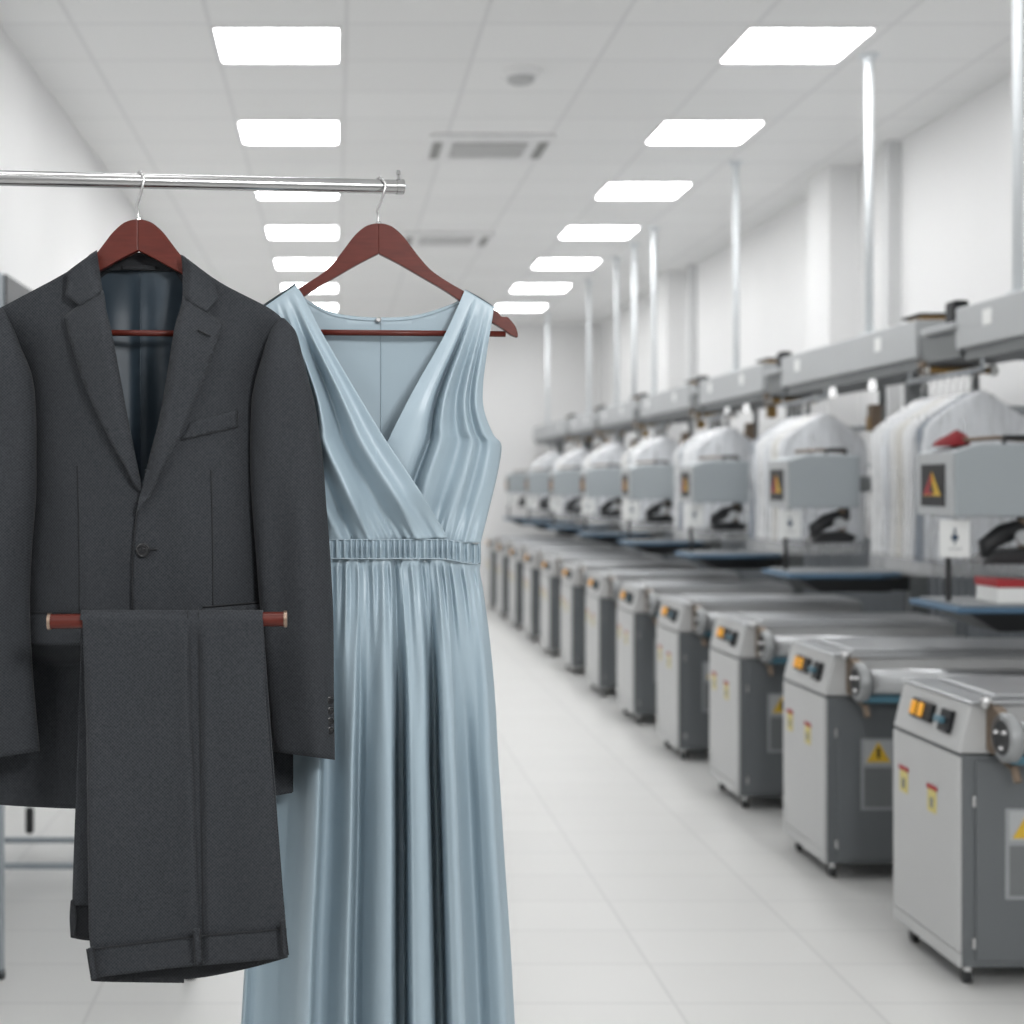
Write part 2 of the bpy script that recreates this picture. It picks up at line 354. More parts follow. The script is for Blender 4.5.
# ================================================================== RIGHT-HAND LINE
# --- wheeled cabinets
MX, ML, MD = 1.848, 1.0, .5
def make_machine():
    r = thing('pressing_cabinet', (0,0,0), '', 'machine', 'grey wheeled pressing cabinets in a row')
    B = lambda *a, **k: build(*a, world=False, parent=r, **k)
    # body: a light aisle panel and darker front skin
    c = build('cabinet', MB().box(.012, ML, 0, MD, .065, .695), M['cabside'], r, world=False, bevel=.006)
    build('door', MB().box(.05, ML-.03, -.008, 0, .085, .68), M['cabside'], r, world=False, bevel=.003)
    hg = r.children[-1]
    for z in (.14, .56): build('hinge', MB().lathe((.045, -.004, z), (0,0,1), [(-.016, .006), (.016, .006)], 10), M['hook'], hg, world=False)
    build('side_panel', MB().box(0, .012, .0, MD, .11, .69), M['cab'], r, world=False, bevel=.004)
    build('skirting', MB().box(.001, .012, .0, MD, .065, .107), M['cab'], r, world=False, bevel=.003)
    # leaning console
    prof = [(0, .70), (.036, .845), (ML, .845), (ML, .70)]
    build('console', MB().prism([(x, 0, z) for x, z in prof], (0,0,0), (0,MD,0)), M['cab'], r, world=False, bevel=.006)
    con = r.children[-1]
    build('top_plate', MB().box(.03, ML, -.012, MD+.005, .845, .857), M['cabtop'], r, world=False, bevel=.005)
    build('raised_bed', MB().box(.12, ML, .04, MD-.06, .857, .872), M['cabtop'], r, world=False, bevel=.006)
    # switches on the leaning face
    ex = Vector((.036, 0, .145)).normalized(); nx = Vector((-ex.z, 0, ex.x))
    def onface(y, h): return Vector((0, y, .70)) + ex*h
    def pad(y0, y1, h0, h1, t, base=0):
        p = [onface(y0, h0), onface(y1, h0), onface(y1, h1), onface(y0, h1)]
        return MB().prism(p, nx*base, nx*(base+t))
    sb = build('switch_block', pad(.215, .37, .055, .115, .014), M['blackgloss'], con, world=False, bevel=.003)
    for y in (.27, .325): build('lit_button', pad(y, y+.034, .063, .107, .007, .014), M['amber'], con, world=False, bevel=.003)
    build('rotary_switch', pad(.075, .15, .045, .115, .016), M['blackgloss'], con, world=False, bevel=.004)
    build('switch_lever', pad(.10, .155, .07, .09, .016, .016), M['teal'], con, world=False, bevel=.004)
    # stickers on the aisle side
    for y, z in ((.375, .50), (.155, .485)):
        s = build('sticker', MB().box(-.002, 0, y, y+.062, z, z+.075), M['cream'], r, world=False)
        build('red_header', MB().box(-.003, -.0005, y-.006, y+.068, z+.070, z+.084), M['red'], s, world=False)
        build('printed_figure', MB().box(-.003, -.0005, y+.02, y+.042, z+.014, z+.045), M['ductdark'], s, world=False)
    # warning plate on the front
    px, pz = .135, .27
    w = build('warning_plate', MB().box(px, px+.13, -.011, -.008, pz, pz+.27), M['plate'], r, world=False, bevel=.002)
    build('warning_field', MB().box(px+.012, px+.118, -.0125, -.011, pz+.175, pz+.262), M['duct'], w, world=False)
    tri = [(px+.02, 0, pz+.182), (px+.11, 0, pz+.182), (px+.065, 0, pz+.258)]
    build('warning_triangle', MB().prism(tri, (0,-.0145,0), (0,-.0125,0)), M['yellow'], w, world=False)
    build('warning_mark', MB().prism([(px+.060,0,pz+.196),(px+.070,0,pz+.196),(px+.071,0,pz+.236),(px+.059,0,pz+.236)], (0,-.0155,0), (0,-.0145,0)), M['black'], w, world=False)
    build('data_field', MB().box(px+.012, px+.118, -.0125, -.011, pz+.012, pz+.16), M['ductdark'], w, world=False)
    # roller along the front edge
    ry, rz = -.10, .765
    build('roller', MB().tube([(.10, ry, rz), (ML, ry, rz)], .048, 28), M['cabtop'], r, world=False, smooth=True)
    rol = r.children[-1]; auto_smooth(rol)
    fl = MB().lathe((.082, ry, rz), (1,0,0), [(0,.051),(0,.068),(.006,.072),(.03,.072),(.036,.066),(.036,.05)], 36)
    auto_smooth(build('roller_flange', fl, M['ring'], rol, world=False))
    build('bearing', MB().lathe((.081, ry, rz), (1,0,0), [(0,.03),(0,.050),(.010,.052)], 28), M['black'], rol, world=False)
    for k in range(3):
        an = 2*PI*k/3+.4
        build('bolt', MB().lathe((.072, ry+.03*math.cos(an), rz+.03*math.sin(an)), (1,0,0), [(0,.006),(.01,.009)], 10), M['hook'], rol, world=False)
    br = MB().lathe((.082, -.035, rz+.012), (1,0,0), [(0,.055),(0,.07),(.03,.07)], 32)
    auto_smooth(build('bearing_bracket', br, M['rust'], r, world=False))
    build('belt', MB().box(.10, ML, ry-.025, ry+.035, rz-.075, rz-.047), M['teal'], r, world=False, bevel=.006)
    build('oil_cup', MB().lathe((.07, -.03, rz+.075), (0,0,1), [(0,.014),(.02,.018),(.034,.012)], 14), M['hook'], r, world=False)
    build('hose_fitting', MB().tube([(.12, -.03, .69), (.12, -.10, .675), (.12, -.12, .64)], .012, 10), M['rust'], r, world=False)
    # castors
    for x in (.05, ML-.07):
        for y in (.05, MD-.06):
            cs = build('castor', MB().lathe((x, y, .065), (0,0,-1), [(0,.022),(.006,.022),(.008,.012),(.024,.014),(.03,.008)], 14), M['hook'], r, world=False)
            build('castor_wheel', MB().lathe((x-.012, y+.008, .022), (1,0,0), [(0,.016),(.003,.022),(.021,.022),(.024,.016)], 18), M['black'], cs, world=False)
    return r
mach0 = make_machine()
NM = 12
for k in range(NM):
    o = mach0 if k == 0 else copy_tree(mach0)
    o.location = (MX, 4.27 + 1.17*k, 0)
    o['label'] = ['large grey wheeled cabinet nearest the camera at the right edge, amber buttons on its console',
                  'second grey wheeled cabinet from the camera, just behind the large nearest one'][k] if k < 2 else (
                  '%s grey wheeled cabinet from the camera in the receding row' % ORD[k] if k < NM-1 else 'farthest grey wheeled cabinet at the end of the receding row')

# --- overhead ducts hung on poles
BX0, BX1, BZ0, BZ1 = 2.70, 3.06, 2.085, 2.265
beams = [(4.4, 6.27), (6.7, 8.72), (9.1, 10.68), (11.0, 12.75), (13.1, 14.75), (15.05, 16.6), (16.9, 19.6)]
for k, (a, b) in enumerate(beams):
    r = thing('overhead_duct', ((BX0+BX1)/2, (a+b)/2, BZ0), ('nearest grey overhead duct at the right edge with a white tag' if k == 0 else
              '%s long grey overhead duct from the camera above the pressing line' % ORD[k]), 'duct', 'grey overhead ducts above the line')
    build('housing', MB().box(BX0, BX1, a, b, BZ0, BZ1), M['duct'], r, bevel=.008)
    if k:
        cv = build('terminal_box', MB().box(BX0+.05, BX0+.17, a+.04, a+.22, BZ1, BZ1+.022), M['brass'], r, bevel=.004)
        build('terminal_lid', MB().box(BX0+.03, BX0+.18, a+.03, a+.25, BZ1+.022, BZ1+.036), M['black'], cv, bevel=.005)
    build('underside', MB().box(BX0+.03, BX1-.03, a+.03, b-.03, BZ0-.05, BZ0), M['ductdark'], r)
    for yy in ((b-.35, b-.27), (a+.42, a+.5)):
        build('white_tag', MB().box(BX0-.003, BX0, yy[0], yy[1], BZ0+.075, BZ0+.14), M['card'], r)
    build('white_tag', MB().box(2.91, 3.01, a-.003, a, BZ0+.015, BZ0+.055), M['card'], r)
    # junction at the far end: plate, motor, brass rod
    if k < len(beams)-1:
        n = beams[k+1][0]
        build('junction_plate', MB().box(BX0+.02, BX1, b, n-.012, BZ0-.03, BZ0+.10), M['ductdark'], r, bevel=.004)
        build('shelf_bracket', MB().box(BX0-.02, BX0+.2, b-.02, n-.1, BZ1-.09, BZ1-.06), M['duct'], r, bevel=.006)
        build('motor', MB().box(BX0+.015, BX0+.09, b+.05, b+.15, BZ1-.06, BZ1+.045), M['blackgloss'], r, bevel=.015)
        rod = build('brass_rod', MB().tube([(BX0+.02, n-.05, BZ0-.06), (BX1-.02, n-.05, BZ0-.06)], .017, 14), M['brass'], r, smooth=True)
        for xx in (BX0+.02, BX1-.02):
            build('rod_end', MB().lathe((xx-.02, n-.05, BZ0-.06), (1,0,0), [(0,.018),(.006,.026),(.034,.026),(.04,.018)], 16), M['card'], rod)
        build('rod_bracket', MB().box(BX0+.0, BX0+.025, n-.075, n-.03, BZ0-.08, BZ0-.02), M['rust'], r)
    if k:
        q = thing('drop_bracket', (3.03, a+.7, BZ0-.05), '%s set of dark posts and brown boxes hanging below the ducts, counted from the camera' % ORD[k-1], 'bracket', 'posts and boxes hanging below the ducts')
        for yy, z in ((a+1.27, 1.79), (a+.12, 1.86)):
            build('drop_post', MB().box(3.015, 3.045, yy-.015, yy+.015, z, BZ0-.05), M['ductdark'], q)
        jb = build('junction_box', MB().box(2.955, 3.015, a+1.24, a+1.30, 1.79, 1.94), M['rust'], q, bevel=.005)
        build('box_lid', MB().box(2.948, 2.955, a+1.245, a+1.295, 1.80, 1.87), M['brass'], jb)
        build('cross_rail', MB().box(3.03, 3.40, a+.11, a+.13, 1.85, 1.87), M['rail'], q)
        build('hanging_strip', MB().box(2.955, 3.04, a+1.262, a+1.278, BZ0-.065, BZ0-.05), M['rail'], q)
        build('plug', MB().box(2.95, 3.01, a+.70, a+.76, 1.95, BZ0-.05), M['brass'], q, bevel=.006)
    for yy in ((lerp(a, b, .33), lerp(a, b, .62)) if k in (1, 2) else ()):
        dl = build('duct_lamp', MB().lathe((BX0+.05, yy, BZ0-.05), (0,0,-1), [(0,.014),(.02,.018),(.04,.022),(.055,.012)], 16), M['lampglow'], r, smooth=True)
poles = [5.82, 7.44, 9.91, 12.45, 13.28, 14.1, 15.65, 18.7]
plab = ['pale vertical pole cut by the top right corner', 'tall pale pole hanging beside the nearest right light panel', 'tall pale pole under the second right light panel',
        'pale pole, fourth from the camera above the ducts', 'pale pole, fifth from the camera above the ducts', 'pale pole, sixth from the camera above the ducts',
        'pale pole, seventh from the camera above the ducts', 'farthest pale pole near the back wall']
for k, d in enumerate(poles):
    X = 2.76
    r = thing('hanger_pole', (X, d, BZ1), plab[k], 'pole', 'pale poles holding up the ducts')
    build('tube', MB().tube([(X, d, BZ1), (X, d, CEIL)], .021, 16), M['polemetal'], r, smooth=True)
    build('ceiling_flange', MB().lathe((X, d, CEIL), (0,0,-1), [(0,.05),(.012,.05),(.014,.03),(.04,.028)], 20), M['polemetal'], r)
    build('foot_flange', MB().lathe((X, d, BZ1), (0,0,1), [(0,.045),(.012,.045),(.014,.026)], 20), M['polemetal'], r)

# --- press stations
ST, NS = 1.95, 8
def make_station():
    r = thing('press_station', (0,0,0), '', 'press', 'press stations behind the cabinets')   # origin: floor under the column
    def P(n, mb, m, par=None, **k): return build(n, mb, m, par or r, world=False, **k)
    # x measured from the column at X = 2.98, y from d = 5.34
    o = 2.98
    P('base_plate', MB().box(-.1, .1, -.02, .2, 0, .015), M['ductdark'], bevel=.003)
    P('column', MB().box(-.045, .045, .05, .14, .015, BZ0-.05), M['ductdark'], bevel=.006)
    P('head_arm', MB().box(2.62-o, -.045, .06, .13, 1.46, 1.54), M['ductdark'], bevel=.006)
    h = P('press_head', MB().prism([(2.3-o, 0, 1.378), (2.66-o, 0, 1.378), (2.66-o, 0, 1.648), (2.40-o, 0, 1.648), (2.36-o, 0, 1.64), (2.3-o, 0, 1.622)], (0,0,0), (0,.33,0)), M['head'], bevel=.008)
    P('head_side', MB().box(2.292-o, 2.3-o, .005, .325, 1.382, 1.618), M['duct'], h, bevel=.002)
    lb = P('warning_label', MB().box(2.288-o, 2.292-o, .07, .285, 1.415, 1.575), M['blackgloss'], h)
    t0 = [(0, .10, 1.455), (0, .255, 1.455), (0, .178, 1.545)]
    P('label_triangle', MB().prism(t0, (2.285-o,0,0), (2.288-o,0,0)), M['yellow'], lb)
    P('label_stripe', MB().prism([(0, .165, 1.458), (0, .25, 1.458), (0, .178, 1.54)], (2.283-o,0,0), (2.285-o,0,0)), M['red'], lb)
    P('label_mark', MB().prism([(0, .15, 1.468), (0, .19, 1.468), (0, .178, 1.51)], (2.281-o,0,0), (2.283-o,0,0)), M['black'], lb)
    P('pipe', MB().tube([(2.36-o, .1, 1.665), (2.5-o, .1, 1.675), (2.62-o, .1, 1.665)], .009, 10), M['rust'], h, smooth=True)
    P('handle', MB().tube([(2.50-o, .04, 1.65), (2.50-o, .04, 1.675), (2.60-o, .04, 1.675), (2.60-o, .04, 1.65)], .009, 8), M['black'], h)
    # black iron mechanism under the head
    ir = P('iron_arm', MB().tube([(2.63-o, .16, 1.40), (2.62-o, .12, 1.34), (2.52-o, .10, 1.31), (2.46-o, .10, 1.27), (2.47-o, .10, 1.22)], [.03,.036,.038,.034,.028], 12), M['black'], smooth=True)
    P('iron_plate', MB().prism([(2.42-o, 0, 1.20), (2.64-o, 0, 1.20), (2.66-o, 0, 1.235), (2.60-o, 0, 1.26), (2.47-o, 0, 1.25)], (0,.04,0), (0,.18,0)), M['black'], ir, bevel=.008)
    P('iron_spring', MB().tube([(2.60-o, .1, 1.26), (2.60-o, .1, 1.37)], .018, 12), M['rust'], ir)
    P('iron_knob', MB().lathe((2.56-o, .03, 1.30), (0,-1,0), [(0,.02),(.01,.03),(.03,.026)], 16), M['duct'], ir)
    # board
    def brd(z0, z1, e): return MB().prism([(2.25-o-e, -.14-e, 0), (2.72-o, -.14-e, 0), (2.86-o+e, -.02, 0), (2.86-o+e, .31+e, 0), (2.25-o-e, .31+e, 0)], (0,0,z0), (0,0,z1))
    b = P('press_board', brd(1.03, 1.052, 0), M['padblue'], bevel=.008)
    P('board_cover', brd(1.052, 1.062, -.03), M['padtop'], b, bevel=.006)
    P('board_underbody', MB().add([(2.30-o,-.12,1.03),(2.82-o,-.12,1.03),(2.82-o,.29,1.03),(2.30-o,.29,1.03),(2.45-o,-.03,.955),(2.80-o,-.03,.955),(2.80-o,.22,.955),(2.45-o,.22,.955)],
       [(0,1,2,3),(7,6,5,4),(0,4,5,1),(1,5,6,2),(2,6,7,3),(3,7,4,0)]), M['black'], b)
    P('board_arm', MB().box(2.75-o, -.045, .06, .13, .955, 1.03), M['black'], bevel=.005)
    # white card on a post
    cp = P('card_post', MB().tube([(2.30-o, .06, 1.06), (2.30-o, .06, 1.25)], .011, 10), M['black'])
    cd = P('card', MB().box(2.262-o, 2.375-o, .045, .05, 1.225, 1.365), M['card'], cp, bevel=.003)
    P('card_print', MB().box(2.305-o, 2.33-o, .0435, .045, 1.29, 1.31), M['ink'], cd)
    P('card_print', MB().box(2.314-o, 2.321-o, .0435, .045, 1.275, 1.335), M['ink'], cd)
    P('card_print', MB().box(2.295-o, 2.345-o, .0435, .045, 1.255, 1.26), M['duct'], cd)
    return r
st0 = make_station()
stl = ['nearest press station at the right edge with warning triangle on its grey head', 'second press station from the camera with blue board and amber triangle']
for k in range(NS):
    o = st0 if k == 0 else copy_tree(st0)
    o.location = (2.98, 5.34 + ST*k, 0)
    o['label'] = stl[k] if k < 2 else '%s press station from the camera, grey head over the cabinets' % ORD[k]
# things lying on the nearest station
r = thing('carton', (2.56, 5.36, 1.062), 'red and white carton lying on the nearest blue press board', 'carton')
build('box', MB().box(2.43, 2.66, 5.28, 5.46, 1.062, 1.12), M['card'], r, bevel=.004)
build('lid', MB().add([(2.425,5.275,1.12),(2.665,5.275,1.12),(2.665,5.465,1.12),(2.425,5.465,1.12),(2.425,5.275,1.15),(2.665,5.275,1.138),(2.665,5.465,1.138),(2.425,5.465,1.15)],
      [(0,3,2,1),(4,5,6,7),(0,1,5,4),(1,2,6,5),(2,3,7,6),(3,0,4,7)]), M['red'], r, bevel=.003)
rg = random.Random(3)
vs = []; n = 20
for i in range(9):
    row = []
    for k in range(n):
        a = 2*PI*k/n; t = i/8
        rr = (1-t*t)**.6*(.075+.012*math.sin(3*a+1))+.002
        row.append((2.355+rr*math.cos(a)*.8+.02*t, 5.50+rr*math.sin(a), 1.645+.055*t*(1+.15*math.sin(2*a))))
    vs.append(row)
M['redcloth'] = mat('dark red cloth', (.22, .013, .018), .85, var=.2, scale=20)
tag(build('cloth', MB().rings(vs), M['redcloth'], smooth=True), 'crumpled red cloth on top of the nearest press head', 'cloth')

# --- slatted guard and rails behind the stations
def fence():
    r = thing('guard_fence', (3.2, 11.5, 0), 'grey slatted guard running low behind the press stations', 'guard')
    s = MB()
    y = 4.6
    while y < 18.6:
        s.box(3.19, 3.215, y, y+.05, .45, 1.18); y += .09
    build('slats', s, M['slat'], r)
    for z in (.5, 1.15): build('rail', MB().box(3.215, 3.24, 4.6, 18.6, z-.02, z+.02), M['rail'], r)
    for yy in (4.62, 8.1, 11.6, 15.1, 18.56): build('post', MB().box(3.215, 3.255, yy-.02, yy+.02, 0, 1.2), M['rail'], r)
    return r
fence()
for z, nm in ((1.62, 'lower'), (1.86, 'upper')):
    r = thing('wall_rail', (3.42, 11.5, z), '%s of the two grey rails running along the right wall under the ducts' % nm, 'rail', 'grey rails along the right wall')
    build('tube', MB().tube([(3.42, 4.5, z), (3.42, 18.8, z)], .018, 12), M['rail'], r, smooth=True)
    for yy in (5, 8, 11, 14, 17): build('bracket', MB().box(3.42, XR, yy-.015, yy+.015, z-.012, z+.012), M['rail'], r)

# --- bagged garments on rails below the ducts
def garment_mb(e, top, bot, hw, th, ph, n=40, rows=26):
    R = []
    for i in range(rows+1):
        t = i/rows
        if i < 9:                               # shoulders
            q_ = i/8; w0, dz = cr_table([(0,.014,0),(.10,.040,.012),(.35,.118,.062),(.6,.188,.110),(.8,.226,.145),(.92,.240,.172),(1,hw,.205)], q_)
            w = w0+e; z = top-dz+e*.6*(1-q_); tk = lerp(.011, th, q_)+e
        else:
            s = (i-8)/(rows-8); w = hw+e + .010*math.sin(3*s+ph); z = lerp(top-.205, bot, s)-e*.5*s; tk = th+e
        ring = []
        for k in range(n):
            a = 2*PI*k/n; c, q = math.cos(a), math.sin(a)
            x = w*math.copysign(abs(c)**.75, c); y = tk*math.copysign(abs(q)**.8, q)
            y += (.008+.2*e)*math.sin(11*c+ph+1.5*t)*min(1, i/8)*(1 if q > 0 else .6)
            ring.append((x, y, z + .006*math.sin(7*c+ph)*(1 if i == rows else 0)))
        R.append(ring)
    return MB().rings(R)
GZT, GZB = -.085, -.87     # below the rail
def make_garment(kind, m, ph):
    r = thing('bagged_garment', (0,0,0), '', 'garment')
    build('hook', MB().tube([(0,0,GZT-.02), (0,0,-.03), (.012,0,-.012), (.016,0,.004), (.008,0,.016), (-.006,0,.018), (-.014,0,.008)], .0028, 8), M['hook'], r, world=False, smooth=True)
    build('garment', garment_mb(0, GZT, GZB+.06, .240, .013, ph), m, r, world=False, smooth=True)
    build('plastic_cover', garment_mb(.006, GZT, GZB, .246, .015, ph), M['film'], r, world=False, smooth=True)
    return r
protos = {'white': None, 'pale grey': None, 'cream': None, 'navy': None}
seqs = ['pale grey', 'navy', 'white', 'white', 'cream', 'white', 'pale grey', 'white', 'white']
for k in range(NS-1):
    near = 6.12 + ST*k; n = 9; X = 2.74; RZ = 1.985
    r = thing('garment_rail', (X, near+.28, RZ), ('nearest' if k == 0 else ORD[k]) + (' short grey rail of bagged garments under the ducts' if k == 0 else ' short grey rail of bagged garments from the camera'), 'rail', 'short rails holding bagged garments')
    build('tube', MB().tube([(X, near-.04, RZ), (X, near+.76, RZ)], .012, 12), M['rail'], r, smooth=True)
    for yy in (near-.03, near+.74):
        # a drop rod up to the duct or its junction plate
        build('drop_rod', MB().tube([(X, yy, RZ), (X, yy, BZ0-.03)], .008, 8), M['rail'], r)
    for j in range(n):
        c = seqs[(j + (0 if j == 0 else 2*k)) % n] if j else ('pale grey')
        if protos[c] is None:
            protos[c] = o = make_garment(c, {'white': M['shirtwhite'], 'pale grey': M['shirtgrey'], 'cream': M['shirtcream'], 'navy': M['shirtnavy']}[c], random.random()*6)
        else: o = copy_tree(protos[c])
        o.location = (X, near + .075*j, RZ-.0058); o.rotation_euler = (0, 0, random.uniform(-.015, .015))
        pos = 'front' if j == 0 else ('second' if j == 1 else ORD[j])
        o['label'] = '%s garment in clear film, %s on the %s garment rail' % (c, 'foremost' if j == 0 else pos + ' from front', ORD[k])
        o['group'] = 'bagged garments on the %s rail' % ORD[k]

# ================================================================== LEFT-HAND RACK
r = thing('steel_rack', (-1.3, 6.2, 0), 'grey steel rack along the left wall, mostly hidden behind the suit', 'rack')
build('top_box', MB().box(-1.60, -1.31, 5.64, 7.4, 1.9, 2.33), M['frame'], r, bevel=.006)
build('top_door', MB().box(-1.31, -1.30, 5.70, 7.38, 1.92, 2.33), M['rackdark'], r)
for x, y in ((-1.33, 5.66), (-1.58, 5.66), (-1.33, 7.38), (-1.58, 7.38)): build('post', MB().box(x-.02, x+.02, y-.02, y+.02, 0, 1.9), M['frame'], r)
for y, z in ((5.40, .068), (5.8, .066)):
    build('base_rail', MB().box(-1.42, -.62, y-.012, y+.012, z-.011, z+.011), M['frame'], r, bevel=.004)
build('side_rail', MB().box(-.66, -.62, 5.40, 5.8, .057, .077), M['frame'], r)
for x, y in ((-1.40, 5.40), (-1.40, 5.8), (-.64, 5.40), (-.64, 5.8)): build('foot', MB().box(x-.02, x+.02, y-.02, y+.02, 0, .06), M['black'], r)
build('rubber_buffer', MB().lathe((-1.285, 6.06, .03), (0,0,1), [(0,.012),(.01,.018),(.10,.018),(.11,.012)], 14), M['black'], r)
r = thing('work_table', (-.76, 5.1, 0), 'steel work table whose thin leg stands at the lower left edge', 'table')
build('table_top', MB().box(-1.04, -.42, 4.34, 5.87, .78, .82), M['frame'], r, bevel=.005)
for x in (-1.02, -.44):
    for y in (4.37, 5.83):
        lg = build('leg', MB().box(x-.014, x+.014, y-.014, y+.014, .012, .78), M['frame'], r)
        build('foot', MB().lathe((x, y, 0), (0,0,1), [(0,.018),(.008,.02),(.03,.016)], 14), M['black'], lg)

# ================================================================== CLOTHES RACK AND ROD
def rodd(x): return 2.24 + (x-138)*(.085/241)
def rody(x): return 178 + 9*x/400
r = thing('clothes_rack', tuple(W(-150, 0, 2.14)*1)[:2] + (0,), 'polished steel clothes rail running in from the left edge', 'clothes rail')
pa, pb = W(-170, rody(-170), rodd(-170)), W(402, rody(402), rodd(402))
rod = build('rod', MB().tube([pa, pb], .0115, 32), M['steel'], r, smooth=False); auto_smooth(rod)
ax = (pb-pa).normalized()
auto_smooth(build('end_cap', MB().lathe(pb-ax*.010, ax, [(0,.0118),(0,.0125),(.012,.0125),(.012,.0095),(.009,.009)], 32), M['steel'], rod))
pg = pb - ax*.006 + Vector((0,0,.009))
build('stop_peg', MB().lathe(pg, (0,0,1), [(0,.0026),(.010,.0026),(.011,.0034),(.0165,.0034),(.018,.0022)], 14), M['steel'], rod)
pu = W(-160, rody(-160), rodd(-160))
build('upright', MB().tube([(pu.x, pu.y, .05), (pu.x, pu.y, pu.z)], .0125, 20), M['steel'], r, smooth=True)
bs = build('base_bar', MB().tube([(pu.x, pu.y-.28, .05), (pu.x, pu.y+.28, .05)], .0125, 16), M['steel'], r)
for s in (-.27, .27): build('base_wheel', MB().lathe((pu.x-.012, pu.y+s, .026), (1,0,0), [(0,.02),(.003,.026),(.021,.026),(.024,.02)], 20), M['black'], bs)

# ================================================================== HANGERS
def hanger(cx, ty, d, label, hookpts, name='wooden_hanger', barhalf=(-113, 127), short=1.0):
    r = thing(name, tuple(W(cx, ty, d)), label, 'hanger', None)
    k = 2.325/d
    up = [(0,0),(6,.6),(13,3),(19,7.5),(25.5,14),(32,22.5),(40,33),(52,46.5),(68,58),(85,68),(100,77),(115,87),(119.5,89.6),(121.5,93.6),(125.5,94.6),(128.5,94.6),(132,98),(136.5,104),(138.5,110),(139,115)]
    lo = [(139,115),(132,112.5),(124,106.5),(112,99),(96,90),(80,77),(64,66),(48,56.5),(32,47),(16,38),(0,30)]
    up = [(p[0] if p[0] < 45 else 45+(p[0]-45)*short, p[1] if p[1] < 42 else 42+(p[1]-42)*(short*.98)) for p in up]
    lo = [(p[0] if p[0] < 45 else 45+(p[0]-45)*short, p[1] if p[1] < 50 else 50+(p[1]-50)*(short*.98)) for p in lo]
    U = catmull([(0,0)]+up[1:], 4); Lw = catmull(lo, 4)
    half = U + Lw[1:]
    def side(s):
        mb = MB(); pts = [W(cx + s*p[0]*k, ty + p[1]*k, d) for p in half]
        n = len(pts)
        cen = d
        # slight forward bow of the arms
        def bow(p): return p
        fr = [p + Vector((0,-.0075,0)) for p in pts]; bk = [p + Vector((0,.0075,0)) for p in pts]
        f = [tuple(range(n)), tuple(range(2*n-1, n-1, -1))] + [(i, (i+1)%n, n+(i+1)%n, n+i) for i in range(n)]
        mb.add(fr+bk, f)
        return mb
    for s in (-1, 1): build('hanger_arm', side(s), M['mahogany'], r, bevel=.0028, seg=3)
    y = ty + 109*k
    build('trouser_bar', MB().tube([W(cx+barhalf[0]*k, y-1, d), W(cx+barhalf[1]*k, y+1, d)], .0048, 16), M['mahogany'], r, smooth=True)
    build('hook', MB().tube(hookpts, .0021, 12), M['hook'], r, smooth=True)
    build('hook_collar', MB().lathe(W(cx, ty+1, d), (0,0,1), [(0,.005),(.004,.005),(.006,.003)], 14), M['hook'], r)
    return r
def hook_path(cx, ty, d, yy):
    rd = d; R = .0148
    pts = []
    base = W(cx, ty+4, d); rc = W(cx+3, yy, d)         # rod centre
    pts += [base, W(cx-.5, ty-8, d), W(cx-1, ty-14, d)+Vector((0,-.004,0)), W(cx+2, lerp(ty, yy, .55), d)+Vector((0,-.010,0)), W(cx+5, lerp(ty, yy, .78), d)+Vector((0,-.0145,0))]
    for k in range(9):
        a = math.radians(180 - 22*k + 0)               # from the front, over the top, down behind
        p = rc + Vector((.006 - .0024*k, math.cos(a)*R, math.sin(a)*R)); pts.append(p)
    # smooth
    out = []
    P = [pts[0]] + pts + [pts[-1]]
    for i in range(1, len(P)-2):
        for q in range(5):
            t = q/5
            out.append(0.5*(2*P[i] + (P[i+1]-P[i-1])*t + (2*P[i-1]-5*P[i]+4*P[i+1]-P[i+2])*t*t + (3*P[i]-P[i-1]-3*P[i+1]+P[i+2])*t**3))
    out.append(P[-1]); return out
SD, DD = 2.24, 2.325
hanger(138.5, 220, SD, 'dark red wooden hanger under the collar of the charcoal suit jacket', hook_path(138.5, 220, SD, rody(140)), barhalf=(-84, 84), short=.80)
hanger(378.5, 224, DD, 'dark red wooden hanger carrying the pale blue dress', hook_path(378.5, 224, DD, rody(380)))

# ================================================================== CLOTH PANELS
def panel_mb(segs, depth, sp=6.0, per=5):
    """segs: list of smoothed runs of (x, y); depth(x, y) -> metres"""
    out = []
    for s in segs:
        c = catmull(s, per); out += c[:-1]
    # even out the outline
    P = []
    n = len(out)
    for i in range(n):
        a, b = out[i], out[(i+1) % n]; L = math.hypot(b[0]-a[0], b[1]-a[1]); q = max(1, int(L/sp))
        if L < .3 and P: continue
        for k in range(q): P.append((lerp(a[0], b[0], k/q), lerp(a[1], b[1], k/q)))
    n = len(P)
    def inside(x, y):
        c = False
        for i in range(n):
            (x1, y1), (x2, y2) = P[i], P[(i+1) % n]
            if (y1 > y) != (y2 > y) and x < (x2-x1)*(y-y1)/(y2-y1)+x1: c = not c
        return c
    xs = [p[0] for p in P]; ys = [p[1] for p in P]
    pts = [Vector(p) for p in P]
    y = min(ys)+sp*.5; row = 0
    cell = {}
    for p in P: cell.setdefault((int(p[0]//sp), int(p[1]//sp)), []).append(p)
    while y < max(ys):
        x = min(xs)+(sp*.5 if row % 2 else 0)
        while x < max(xs):
            if inside(x, y):
                ok = True; cx, cy = int(x//sp), int(y//sp)
                for i in (-1,0,1):
                    for j in (-1,0,1):
                        for q in cell.get((cx+i, cy+j), ()):
                            if (q[0]-x)**2+(q[1]-y)**2 < (sp*.55)**2: ok = False
                if ok: pts.append(Vector((x, y)))
            x += sp
        y += sp*.87; row += 1
    vo, eo, fo, *_ = delaunay_2d_cdt(pts, [(i, (i+1) % n) for i in range(n)], [], 1, 1e-5)
    return MB().add([W(p.x, p.y, depth(p.x, p.y)) for p in vo], [tuple(f) for f in fo])
